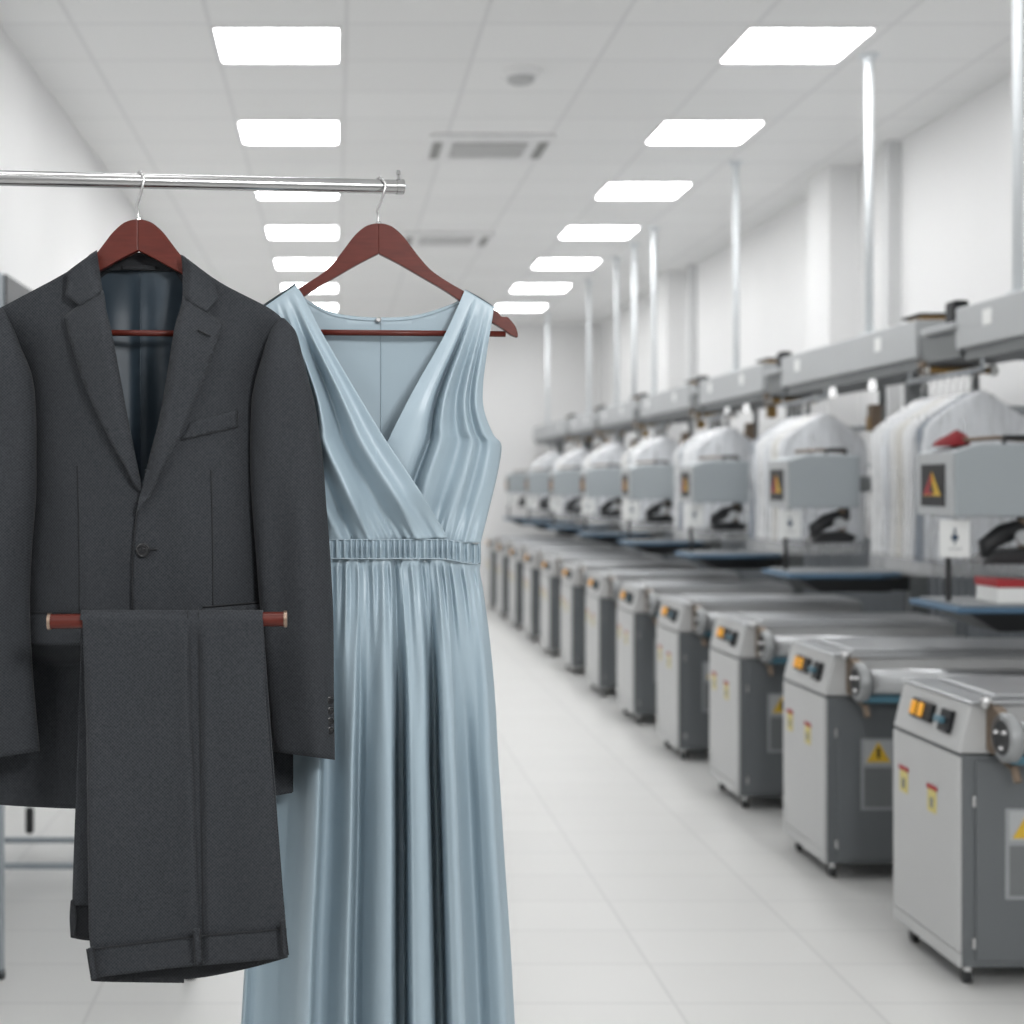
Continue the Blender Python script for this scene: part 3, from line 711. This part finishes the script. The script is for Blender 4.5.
def cloth(name, segs, depth, m, parent, thick=.003, sp=6.0, per=5):
    o = build(name, panel_mb(segs, depth, sp, per), m, parent, smooth=True, face=(0,-1,0), fix=False)
    if thick:
        md = o.modifiers.new('thickness', 'SOLIDIFY'); md.thickness = thick; md.offset = -1
    return o
def ribbon(name, pts, depth, m, parent, w=.0007, off=.0008):
    c = catmull(pts, 6)
    return build(name, MB().tube([W(x, y, depth(x, y)-off) for x, y in c], w, 6), m, parent, smooth=True)

# ------------------------------------------------------------------ suit jacket
SH = [(-60, 330), (-10, 313), (-2, 309), (34, 290), (67, 272), (97, 251), (140, 236), (185, 255), (219, 282), (267, 307), (282, 319), (340, 340)]
def ys(x): return cr_table(SH, x)[0]
def jfront(x, y):
    t = abs(x-142)/130
    base = 2.165 + .115*min(1.15, t)**2.6
    base += .0035*math.sin(x*.045+y*.012)*sm((y-330)/100) + .002*math.sin(x*.11-y*.02+1)*sm((y-400)/100)
    if x < 142: base += .085*sm((y-640)/30)*sm((142-x)/20)       # left forepart set back below its pocket, shaped so it falls into shade
    b = sm((y-ys(x)-8)/85)
    return lerp(2.220, min(base, 2.284), b)
def jback(x, y):
    t = min(1, abs(x-142)/150)
    base = 2.288 + .022*(1-t*t)
    b = sm((y-ys(x)+2)/75)
    return lerp(2.256, base, b)
J = thing('suit_jacket', tuple(W(140, 808, 2.24)), 'charcoal woven suit jacket with notch lapels hanging on the rail at left', 'jacket')
Lin = [(97,251),(103,297),(113,341),(126,410),(140,478),(141,493)]      # inner roll line of the left lapel
Rin = [(181,256),(183,297),(174,331),(161,410),(149,458),(143,493)]
cloth('back_panel', [[(97,252),(139,254),(183,256)],[(183,256),(219,282),(267,307),(282,319)],[(282,319),(280,420),(286,600),(292,720),(293,792)],[(293,792),(220,806),(140,810),(60,808),(-12,803)],[(-12,803),(-10,720),(-4,600),(0,420),(-2,309)],[(-2,309),(34,290),(67,272),(97,252)]],
      jback, M['suit'], J, sp=12)
def jl(x, y): return jfront(x, y) + .004
def jr(x, y): return jfront(x, y) - .004
cloth('left_forepart', [[(97,253),(103,297),(113,341),(126,410),(140,478)],[(140,478),(150,520),(152,600),(150,700),(140,770),(112,809)],[(112,809),(65,808.5),(0,805),(-14,803)],[(-14,803),(-10,720),(-2,600),(2,420),(-2,309)],[(-2,309),(34,290),(67,272),(97,253)]],
      jl, M['suit'], J, sp=5)
cloth('right_forepart', [[(183,257),(183,297),(174,331),(161,410),(149,458),(141,497)],[(141,497),(137,510),(134,535),(132,568),(132,610),(134,700),(150,770),(180,800)],[(180,800),(240,800),(292,793)],[(292,793),(292,720),(284,600),(276,420),(282,319)],[(282,319),(267,307),(219,282),(183,257)]],
      jr, M['suit'], J, sp=5)
# lining seen inside the opening
def jlin(x, y):
    b = sm((y-255)/60)
    return lerp(2.268, 2.282, b) + .004*math.sin((x-140)*.13+.6+.004*y)*b - .006*math.exp(-((x-140)/5)**2)*b + .004*math.sin((x-140)*.07-y*.01)
cloth('lining', [[(92,268),(140,270),(190,268)],[(190,268),(184,330),(172,420),(160,520)],[(160,520),(130,520)],[(130,520),(118,420),(100,330),(92,268)]], jlin, M['lining'], J, sp=3.5, thick=.001)
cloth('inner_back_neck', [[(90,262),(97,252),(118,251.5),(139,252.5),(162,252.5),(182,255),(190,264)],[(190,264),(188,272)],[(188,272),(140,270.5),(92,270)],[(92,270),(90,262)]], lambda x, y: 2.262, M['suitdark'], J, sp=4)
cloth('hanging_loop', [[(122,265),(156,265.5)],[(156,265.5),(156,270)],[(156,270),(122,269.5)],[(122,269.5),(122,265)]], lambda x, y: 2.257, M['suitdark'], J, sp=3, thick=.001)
ribbon('lining_seam', [(140,271),(140,340),(140,420),(140,500)], lambda x, y: jlin(x, y), M['lining'], J, w=.0012)
# lapels and collar
def lapd(off):
    def f(x, y): return jfront(x, y) - off
    return f
def roll(inner, off):                               # the lapel springs from the roll line and lies a little proud
    path = polyline(inner, 60)
    def f(x, y):
        dist = min(math.hypot(x-p[0], y-p[1]) for p in path)
        return jfront(x, y) - lerp(.004, off, sm(dist/9)) + .003*sm((dist-30)/25)
    return f
cloth('left_lapel', [[(103,290),(107,315),(113,341),(126,410),(140,478),(141.5,493)],[(141.5,493),(133,480),(112,444),(96,412),(83,382),(72,348),(64,316)],[(64,316),(79.5,304.5)],[(79.5,304.5),(103,290)]],
      roll(Lin, .014), M['suit'], J, thick=.004, sp=4.5)
cloth('right_lapel', [[(182.5,296),(180,312),(174,331),(161,410),(149,458),(140,496),(137,512)],[(137,512),(144,503),(154,484),(178,440),(192,408),(204,380),(215,350),(223,324)],[(223,324),(207,310.5)],[(207,310.5),(182.5,296)]],
      roll(Rin, .018), M['suit'], J, thick=.004, sp=4.5)
cloth('left_collar', [[(97,250),(99,272),(103,291)],[(103,291),(79.5,305.5)],[(79.5,305.5),(65,295)],[(65,295),(67,283),(68,271)],[(68,271),(80,262),(97,250)]], roll([(97,250),(99,272),(103,291)], .016), M['suit'], J, thick=.004, sp=4)
cloth('right_collar', [[(181,255),(182.5,272),(182.5,297)],[(182.5,297),(207,311.5)],[(207,311.5),(219,299)],[(219,299),(216,289),(213.5,279)],[(213.5,279),(198,268),(181,255)]], roll([(181,255),(182.5,272),(182.5,297)], .020), M['suit'], J, thick=.004, sp=4)
ribbon('lapel_buttonhole', [(198,330),(204,333),(210.5,336)], lapd(.0225), M['seam'], J, w=.0016)
# pockets and darts
cloth('breast_pocket', [[(191,422),(237.5,410)],[(237.5,410),(238,427)],[(238,427),(181,440)],[(181,440),(191,422)]], lapd(.0065), M['suit'], J, thick=.003, sp=4)
ribbon('pocket_seam', [(181,440),(238,427)], lapd(.006), M['seam'], J)
ribbon('pocket_seam', [(238,427),(237.5,410)], lapd(.006), M['seam'], J)
ribbon('dart_seam', [(77,466),(78.5,540),(79,612)], lapd(-.004), M['seam'], J, w=.0009)
ribbon('dart_seam', [(211,470),(212.5,540),(213,606)], lapd(.004), M['seam'], J, w=.0009)
cloth('left_pocket_flap', [[(20,614),(50,613.5),(82,613)],[(82,613),(86,645)],[(86,645),(50,645.5),(20,645)],[(20,645),(20,614)]], lambda x, y: jl(x, min(y, 640))-.007, M['suit'], J, sp=5, thick=.004)
ribbon('pocket_welt', [(20,612.5),(50,612.3),(84,612)], lapd(.004), M['seam'], J, w=.0013)
cloth('right_pocket_flap', [[(203,609),(230,606.5),(262,604)],[(262,604),(266,634)],[(266,634),(230,637),(203,639)],[(203,639),(203,609)]], lapd(.011), M['suit'], J, sp=5, thick=.004)
ribbon('pocket_welt', [(203,607),(230,604.5),(262,602)], lapd(.007), M['seam'], J, w=.0013)
# buttons
def button(cx, cy, d, r, parent, tilt=(0,-1,0)):
    c = W(cx, cy, d)
    o = auto_smooth(build('button', MB().lathe(c, tilt, [(0,r*.9),(.0012,r),(.0026,r*.97),(.0030,r*.82),(.0022,r*.74),(.0022,r*.3),(.0026,.0004)], 28), M['button'], parent))
    for sx in (-1, 1):
        for sy in (-1, 1):
            q = c + Vector((sx*r*.18, 0, sy*r*.18)) + Vector(tilt)*.0022
            build('button_hole', MB().lathe(q, tilt, [(0,r*.09),(.0006,r*.09)], 8), M['seam'], o)
    return o
button(143, 550, jr(143,550)-.004, .0108, J)
ribbon('front_buttonhole', [(146,550),(152,549.5),(157,549.5)], lapd(.005), M['seam'], J, w=.0015)
ribbon('front_edge_stitch', [(141,498),(137.5,510),(134.5,535),(132.5,568),(132.5,610)], lapd(.004), M['seam'], J, w=.0008)

def sleeve(rows, dc, hf, hb, name, bl, br, fold, n=56, nr=90):
    R = []
    y0, y1 = rows[0][0], rows[-1][0]
    for i in range(nr+1):
        t = i/nr; y = lerp(y0, y1, t**1.25)
        xl, xr = cr_table(rows, y)
        cap = sm((y-y0)/60)
        ring = []
        for k in range(n):
            a = 2*PI*k/n; c, q = math.cos(a), math.sin(a)
            u = .5+.5*math.copysign(abs(c)**.85, c)
            x = lerp(xl, xr, u)
            q2 = math.copysign(abs(q)**.8, q)
            yy = y + lerp(bl, br, u)*sm((y-(y1-110))/110)
            d = dc - .022*(1-cap) - (hf if q2 > 0 else hb)*q2*(.15+.85*cap)
            if q2 > 0: d += fold(u, y)*cap*q2
            ring.append(W(x, yy, d))
        R.append(ring)
    last = R[-1]; cen = sum(last, Vector())/n
    inner = [p.lerp(cen, .06) for p in last]
    up = [p + Vector((0,0,.05)) for p in inner]
    R += [inner, up]
    return build(name, MB().rings(R), M['suit'], J, smooth=True)
RS = [(318,281,284),(322,276.5,288),(330,271,295),(343,266,299.5),(356,262,302.5),(379,255.5,308.5),(396,252,313),(410,251,316),(458,250,323),(500,251.5,326),(550,255.5,330),(585,258,332),(621,261,333.5),(691,267,334),(752,274,335)]
LS = [(308,-4,2),(312,-8,5),(318,-13,8),(330,-19,14),(345,-25,20),(375,-32,32),(410,-38,36),(460,-43,36.5),(500,-47,36),(550,-51,32),(603,-54,30),(673,-57,33),(751,-59,40)]
fr = lambda u, y: .007*math.cos(2*PI*(u*1.15-.30))*sm((y-420)/120) + .0022*math.sin(10*u+y*.02)*sm((y-380)/60)
fl_ = lambda u, y: .006*math.cos(2*PI*(u*1.2-.15))*sm((y-420)/120) + .002*math.sin(9*u+y*.02)*sm((y-380)/60)
sleeve(RS, 2.232, .050, .030, 'right_sleeve', 0, 8, fr)
sleeve(LS, 2.232, .050, .030, 'left_sleeve', 15, 0, fl_)
for cy in (700, 710.5, 721, 730.5): button(330, cy, 2.200, .0060, J, tilt=(.35,-.93,0))
# ------------------------------------------------------------------ trousers over their bar
BD, BY, BR = 2.075, 620.5, .0098
tb = thing('trouser_bar', tuple(W(167, BY, BD)), 'dark red wooden trouser bar with brass rims in front of the jacket', 'trouser bar')
br_ = build('bar', MB().tube([W(49, 621.5, BD), W(286, 619, BD)], .0105, 28), M['mahogany'], tb); auto_smooth(br_)
for x, y, s in ((49, 621.5, -1), (286, 619, 1)):
    auto_smooth(build('brass_rim', MB().lathe(W(x, y, BD), (s,0,0), [(-.003,.0112),(-.003,.0122),(.0015,.0122),(.002,.009)], 28), M['cap'], tb))
# thin steel stay, from the bar back through the jacket front and up to the hanger
build('steel_stay', MB().tube([W(141, 621, BD+.004), W(141, 624, 2.15), W(139, 626, 2.235), W(120, 600, 2.243), W(60, 480, 2.243), W(46, 330, 2.243)], .0025, 10), M['hook'], tb)
T = thing('suit_trousers', tuple(W(185, 980, BD)), 'charcoal woven suit trousers folded over the wooden bar, waistband down', 'trousers')
def fx(y):                                            # front leaf edges
    return cr_table([(608,82,263),(640,83,263.5),(691,84.5,265.5),(726,86,268),(840,87.5,278),(913,88.5,285),(935,89,286.5),(962,92,288)], y)
CR1 = [(608,186.5),(700,190),(840,195),(930,199)]; CR2 = [(608,200.5),(700,202),(840,204),(930,205)]
def fdep(x, y):
    base = BD - .0165 + .006*math.sin((x-80)*.022)*sm((y-640)/100) - .012*sm((y-650)/250)
    c1, c2 = table(CR1, y)[0], table(CR2, y)[0]
    a = sm((y-606)/40)*.75+.25
    base += a*(.0075*sm((x-c1+1.2)/2.4)*(1-sm((x-c2+3.5)/7)))             # the strip between the creases lies back
    base -= a*.0045*math.exp(-((x-c1+4)/9)**2) - a*.0*x
    base -= a*.003*math.exp(-((x-c2-6)/8)**2)
    base += .010*sm((86+6-x)/9) * sm((y-640)/60)
    base += .012*sm((x-262+ (0 if y<700 else -(y-700)*.09))/14)*sm((y-620)/60)
    base += .003*math.sin(x*.09+y*.008)*sm((y-760)/80)*sm((925-y)/40)
    return base
def wtop(x): return table([(85,950),(98,948.5),(193,936.7),(285,929),(292,928)], x)[0]
def wbot(x): return table([(85,980),(98,977.7),(166,969),(230,963.5),(288,957.5)], x)[0]
rows = []
nx = 90
for i in range(40):                                   # rear leaf, from its hem up to the bar
    y = lerp(905, 622, i/39); t = (905-y)/283
    rows.append([W(x, y, BD+.0165 + .004*math.sin(k*.3+y*.01)) for k in range(nx+1) for x in [lerp(lerp(73, 81.5, t), lerp(284, 263, t), k/nx)]])
for i in range(1, 14):                                # over the top
    a = PI*i/14
    rr = .0165
    rows.append([W(lerp(82, 263, k/nx), BY, BD) + Vector((0, math.cos(a)*rr, math.sin(a)*rr*.92)) for k in range(nx+1)])
for i in range(110):
    s = i/109; row = []
    for k in range(nx+1):
        y0 = BY; u = k/nx
        xg = lerp(82, 288, u); y1 = wtop(xg)+5
        y = lerp(y0, y1, s); xl, xr = fx(y); x = lerp(xl, xr, u)
        row.append(W(x, y, lerp(BD-.0165, fdep(x, y), sm((y-BY)/20))))
    rows.append(row)
o = build('legs_cloth', MB().grid(rows), M['suit'], T, smooth=True, fix=True)
md = o.modifiers.new('thickness', 'SOLIDIFY'); md.thickness = .003; md.offset = -1
wd = lambda off: (lambda x, y: fdep(x, 938) - .0035 - off + .0*(y))
cloth('waistband', [[(89,949.5),(98,948.5),(193,936.7),(286.5,929)],[(286.5,929),(288,957.5)],[(288,957.5),(230,963.5),(166,969),(98,977.7),(93,979)],[(93,979),(89,949.5)]], wd(0), M['suit'], T, sp=4, thick=.004)
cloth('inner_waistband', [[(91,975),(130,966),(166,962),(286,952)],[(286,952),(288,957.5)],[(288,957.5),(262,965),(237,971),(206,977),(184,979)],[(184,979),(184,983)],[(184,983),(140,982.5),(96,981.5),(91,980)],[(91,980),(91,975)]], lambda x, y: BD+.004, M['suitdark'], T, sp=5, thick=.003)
ribbon('waistband_seam', [(89,949.5),(98,948.5),(193,936.7),(286.5,929)], wd(.001), M['seam'], T, w=.0011)
def loop(pts):
    o = cloth('belt_loop', pts, wd(.011), M['suit'], T, sp=3, thick=.004)
    for e in (pts[1], pts[3]): ribbon('loop_edge', e, wd(.0108), M['seam'], o, w=.0008)
    return o
loop([[(86.5,949),(93,947)],[(93,947),(98.5,978)],[(98.5,978),(91.5,980.5)],[(91.5,980.5),(86.5,949)]])
loop([[(193,929.5),(200,928)],[(200,928),(203,963.5)],[(203,963.5),(195.5,965)],[(195.5,965),(193,929.5)]])
loop([[(280.5,921.5),(284.5,920)],[(284.5,920),(288.5,955)],[(288.5,955),(282.5,957)],[(282.5,957),(280.5,921.5)]])
for C_ in (CR1, CR2): ribbon('pleat_shade', [(x+(1.0 if C_ is CR1 else -2.2), y) for y, x in C_[:-1]] + [(C_[-1][1]+(.5 if C_ is CR1 else -2), 928)], lambda x, y: fdep(x, y)+.0006, M['seam'], T, w=.0009)  # thin dark ribbons paint the shade along the two creases
# rear waist half seen at the left
RD = BD+.026
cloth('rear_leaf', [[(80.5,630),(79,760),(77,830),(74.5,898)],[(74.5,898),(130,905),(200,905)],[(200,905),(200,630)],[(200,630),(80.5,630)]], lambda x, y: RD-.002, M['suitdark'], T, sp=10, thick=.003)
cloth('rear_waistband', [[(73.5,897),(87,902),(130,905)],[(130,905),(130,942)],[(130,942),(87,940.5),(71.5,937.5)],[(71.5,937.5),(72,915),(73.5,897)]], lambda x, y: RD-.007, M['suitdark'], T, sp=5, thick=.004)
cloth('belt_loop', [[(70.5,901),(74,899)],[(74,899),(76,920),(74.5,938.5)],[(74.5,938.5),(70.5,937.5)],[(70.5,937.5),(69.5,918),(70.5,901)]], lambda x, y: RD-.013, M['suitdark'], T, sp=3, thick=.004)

# ------------------------------------------------------------------ dress
D = thing('satin_dress', tuple(W(379, 1150, DD)), 'pale blue sleeveless satin wrap dress with pleated long skirt on a hanger', 'dress')
ARM = [(494,307),(492,321),(487,352),(483,386),(484,410),(493,434),(501,446),(497,475),(489,509),(480.5,543)]
ARML = [(758-x, y) for x, y in ARM]
def bodd(x, y):
    t = min(1, abs(x-379)/122)
    b = sm((y-288)/130)
    return DD - .0135 - b*(.046*math.sqrt(max(0, 1-t**2.4)))
def fold_saw(p, sharp=.22):                           # 0..1, slow rise then quick fall
    p = p % 1.0
    return sm(p/(1-sharp)) if p < 1-sharp else 1-sm((p-(1-sharp))/sharp)
LF = [(0,0),(.14,.6),(.27,0),(.35,.6),(.43,0),(.53,.85),(.60,.55),(.69,0),(.78,.85),(.83,1.0),(.885,.55),(1,.62)]
RF = [(0,.7),(.2,.85),(.31,.6),(.355,-.45),(.39,.2),(.45,.9),(.53,.5),(.62,.05),(.74,.75),(.81,.2),(.90,.75),(1,.4)]
def front(Lp, Rp, off, nf, ph, dirn, name, edge):
    nu, nv = 110, 110
    A, B = polyline(Lp, nv), polyline(Rp, nv); rows = []
    for j in range(nv+1):
        v = j/nv; row = []
        for i in range(nu+1):
            u = i/nu
            x, y = lerp(A[j][0], B[j][0], u), lerp(A[j][1], B[j][1], u)
            amp = (.048 if edge else .032)*sm((v-.0)/.40)*(1-.6*sm((v-.84)/.16))
            u2 = u + .010*math.sin(3*v+1)
            h = cr_table(LF if edge else RF, u2)[0]
            h += .10*sm((v-.7)/.2)*math.sin(u*2*PI*6+1.2*v)*sm(min(u, .92-u)/.08 if edge else min(u-.3, 1-u)/.08)
            offv = lerp(off, .004 if edge else -.004, sm((v-.8)/.2))
            d = bodd(x, y) - offv + (amp*(.6-h) if edge else amp*(1-h))
            g = sm((v-.84)/.16)*.0026
            d += g*math.sin(u*95+3*math.sin(u*9))
            row.append(W(x, y, d))
        rows.append(row)
    o = build(name, MB().grid(rows), M['satin'], D, smooth=True, fix=False, face=(0,-1,0))
    md = o.modifiers.new('thickness', 'SOLIDIFY'); md.thickness = .002; md.offset = -1
    return o
front(ARML[:], [(296,285),(305,299),(320,329),(353,386),(387,442),(418,488),(448,538)], .030, 4.6, .15, 1, 'left_bodice', True)
front([(465,289.5),(445,334),(414,389),(387,442),(367,485),(352,538)], ARM, .003, 4.1, .4, -1, 'right_bodice', False)
def backd(x, y):
    t = min(1, abs(x-379)/122); b = sm((y-288)/120)
    return DD + .0135 + b*.020*math.sqrt(max(0, 1-t*t)) + .0015*math.sin(x*.05+y*.02)
cloth('back_bodice', [[(264,306),(296,285)],[(296,285),(305,298),(329,311),(353,316),(380,317.5),(411,316),(438,309),(459,300),(465,289.5)],[(465,289.5),(494,307)],ARM,[(480.5,543),(379,541),(277.5,543)],ARML[::-1]], backd, M['satinin'], D, sp=7, thick=.002)
ribbon('back_seam', [(381,319),(381,400),(381,470)], lambda x, y: backd(x, y), M['satin'], D, w=.0011)
ribbon('neck_hem', [(305,301),(329,314),(353,319),(380,320.5),(411,319),(438,312),(459,303)], lambda x, y: backd(x, y), M['satin'], D, w=.0009)
build('back_button', MB().lathe(W(378.5, 320, backd(378.5,320)-.003), (0,-1,0), [(0,.004),(.003,.0048),(.005,.003)], 16), M['hook'], D)
for pts, s0 in (([(264,308),(280,297.5),(296,286.5)], -.0415), ([(465,291),(480,299),(494,308.5)], -.0155)):     # straps folding over the hanger
    rows = []
    for (x, y) in catmull(pts, 8):
        rows.append([W(x, y, DD) + Vector((0, lerp(s0, .0155, .5-.5*math.cos(PI*k/8)), math.sin(PI*k/8)*.001)) for k in range(9)])
    build('shoulder_strap', MB().grid(rows), M['satin'], D, smooth=True)
# gathered waistband, a closed ring
def ring(xl, xr, yf, bulge, back, dfun, n=260, nb=40):
    out = []
    for i in range(n):
        s = i/(n-1); t = 2*s-1; x = lerp(xl, xr, s)
        out.append(W(x, yf(s), DD - bulge*math.sqrt(max(0, 1-abs(t)**2.2)) + dfun(s)))
    for i in range(1, nb):
        s = 1-i/nb; t = 2*s-1; x = lerp(xl, xr, s)
        out.append(W(x, yf(s), DD + back*math.sqrt(max(0, 1-t*t)) + .004*math.sin(s*40)*(1-abs(t))))
    return out
wt = lambda s: 539.5 + 4.5*sm((s-.8)/.2) + 1.5*sm((.2-s)/.2)
wb = lambda s: 558.5 + 5.5*sm((s-.78)/.22) + 2*sm((.2-s)/.2)
rows = []
for j in range(15):
    v = j/14
    rows.append(ring(277, 481, lambda s: lerp(wt(s), wb(s), v) + .8*math.sin(s*150)*(1 if j in (0, 14) else 0), .0675 + .0035*math.sin(PI*v), .035,
       lambda s: .0058*math.sin(s*2*PI*33 + 1.5*math.sin(s*31)) * (.5+.5*math.sin(PI*v)), n=620))
build('waistband', MB().rings(rows, False, False), M['satin'], D, smooth=True)
for fn in (wt, wb):
    pts = [W(lerp(277.5, 480.5, s), fn(s), DD - .0695*math.sqrt(max(0, 1-abs(2*s-1)**2.2)) - .0005) for s in [i/60 for i in range(61)]]
    build('waist_stitching', MB().tube(pts, .0008, 6), M['satinin'], D, smooth=True)
FO = [(0,.0),(.05,.028),(.12,.026),(.165,.008),(.205,-.014),(.243,-.022),(.256,-.014),(.268,.020),(.31,.022),(.36,-.006),(.385,-.014),(.397,-.004),(.411,.034),(.445,.018),(.495,-.010),(.543,-.018),(.557,-.006),(.571,.050),(.588,.062),(.604,.054),(.616,.0),(.64,-.014),(.688,-.014),(.702,-.002),(.716,.052),(.731,.064),(.746,.052),(.757,.0),(.783,-.018),(.818,-.018),(.832,.010),(.868,.030),(.915,.008),(.965,-.008),(1,.008)]
FOC = [cr_table(FO, i/2000)[0] for i in range(2001)]
def fold(s): return FOC[max(0, min(2000, int(round(s*2000))))]
SK = [(559,277.5,480.5),(566,276.5,480),(585,275,483),(603,273.5,485.3),(650,269,491),(703,265,495.5),(761,260.5,498.5),(783,259,500),(856,254,504.5),(944,246,510.5),(1024,241,515),(1160,233,524)]
rows = []
for j in range(91):
    v = j/90; y = lerp(559, 1160, v**1.3)
    xl, xr = cr_table(SK, y)
    a = (.10 + .90*sm((y-562)/260))*1.5; g = (1-sm((y-565)/110))
    h = sm((y-559)/12)
    bulge = lerp(.060, .072, sm((y-560)/60)); bulge = lerp(bulge, .066, sm((y-620)/300))
    def df(s, a=a, g=g, y=y, h=h):
        edge = sm(min(s, 1-s)/.03)
        fine = .006*math.sin(s*2*PI*19 + 1.6*math.sin(s*23))+.002*math.sin(s*2*PI*31+1)
        f2 = .004*math.sin(s*2*PI*11+.7)*sm((y-565)/40)*(1-sm((y-660)/120))
        return (fold(s)*a + (fine*g + f2)*h)*edge
    rows.append(ring(xl, xr, lambda s, y=y: y + (5.5*sm((s-.78)/.22)+2*sm((.2-s)/.2))*(1-sm((y-559)/60)), bulge, .06+.05*sm((y-560)/300), df, n=460))
build('skirt', MB().rings(rows, False, False), M['satin'], D, smooth=True)

# ================================================================== LIGHT, WORLD, CAMERA
# key and fill area lights added to model the garments, not fixtures of the room
kl = lamp('added_key_light', (1.0, -.25, 2.55), .45, 52, sy=.45)
kl.rotation_euler = (Vector((-.05, 2.25, 1.3)) - kl.location).to_track_quat('-Z', 'Y').to_euler()
kr = lamp('added_fill_light', (-1.3, .1, 2.6), .5, 8, sy=.5)
kr.rotation_euler = (Vector((-.1, 2.25, 1.2)) - kr.location).to_track_quat('-Z', 'Y').to_euler()
w = bpy.data.worlds.new('world'); SC.world = w; w.use_nodes = True
w.node_tree.nodes['Background'].inputs[0].default_value = (.9, .95, 1, 1); w.node_tree.nodes['Background'].inputs[1].default_value = .3
cam = bpy.data.cameras.new('camera'); co = bpy.data.objects.new('camera', cam); COL.objects.link(co)
co.location = (0, 0, CH); co.rotation_euler = (PI/2, 0, 0)
cam.sensor_fit = 'HORIZONTAL'; cam.sensor_width = 36; cam.lens = 36*F/1024; cam.shift_x = (512-VX)/1024; cam.shift_y = -(512-VY)/1024
cam.clip_start = .05; cam.clip_end = 100
cam.dof.use_dof = True; cam.dof.focus_distance = 2.2; cam.dof.aperture_fstop = 3.6
SC.camera = co
SC.view_settings.view_transform = 'Standard'; SC.view_settings.look = 'None'; SC.view_settings.exposure = 0; SC.view_settings.gamma = 1
SC.cycles.max_bounces = 10; SC.cycles.diffuse_bounces = 6; SC.cycles.transparent_max_bounces = 40; SC.cycles.use_denoising = True
SC.cycles.sample_clamp_indirect = 6
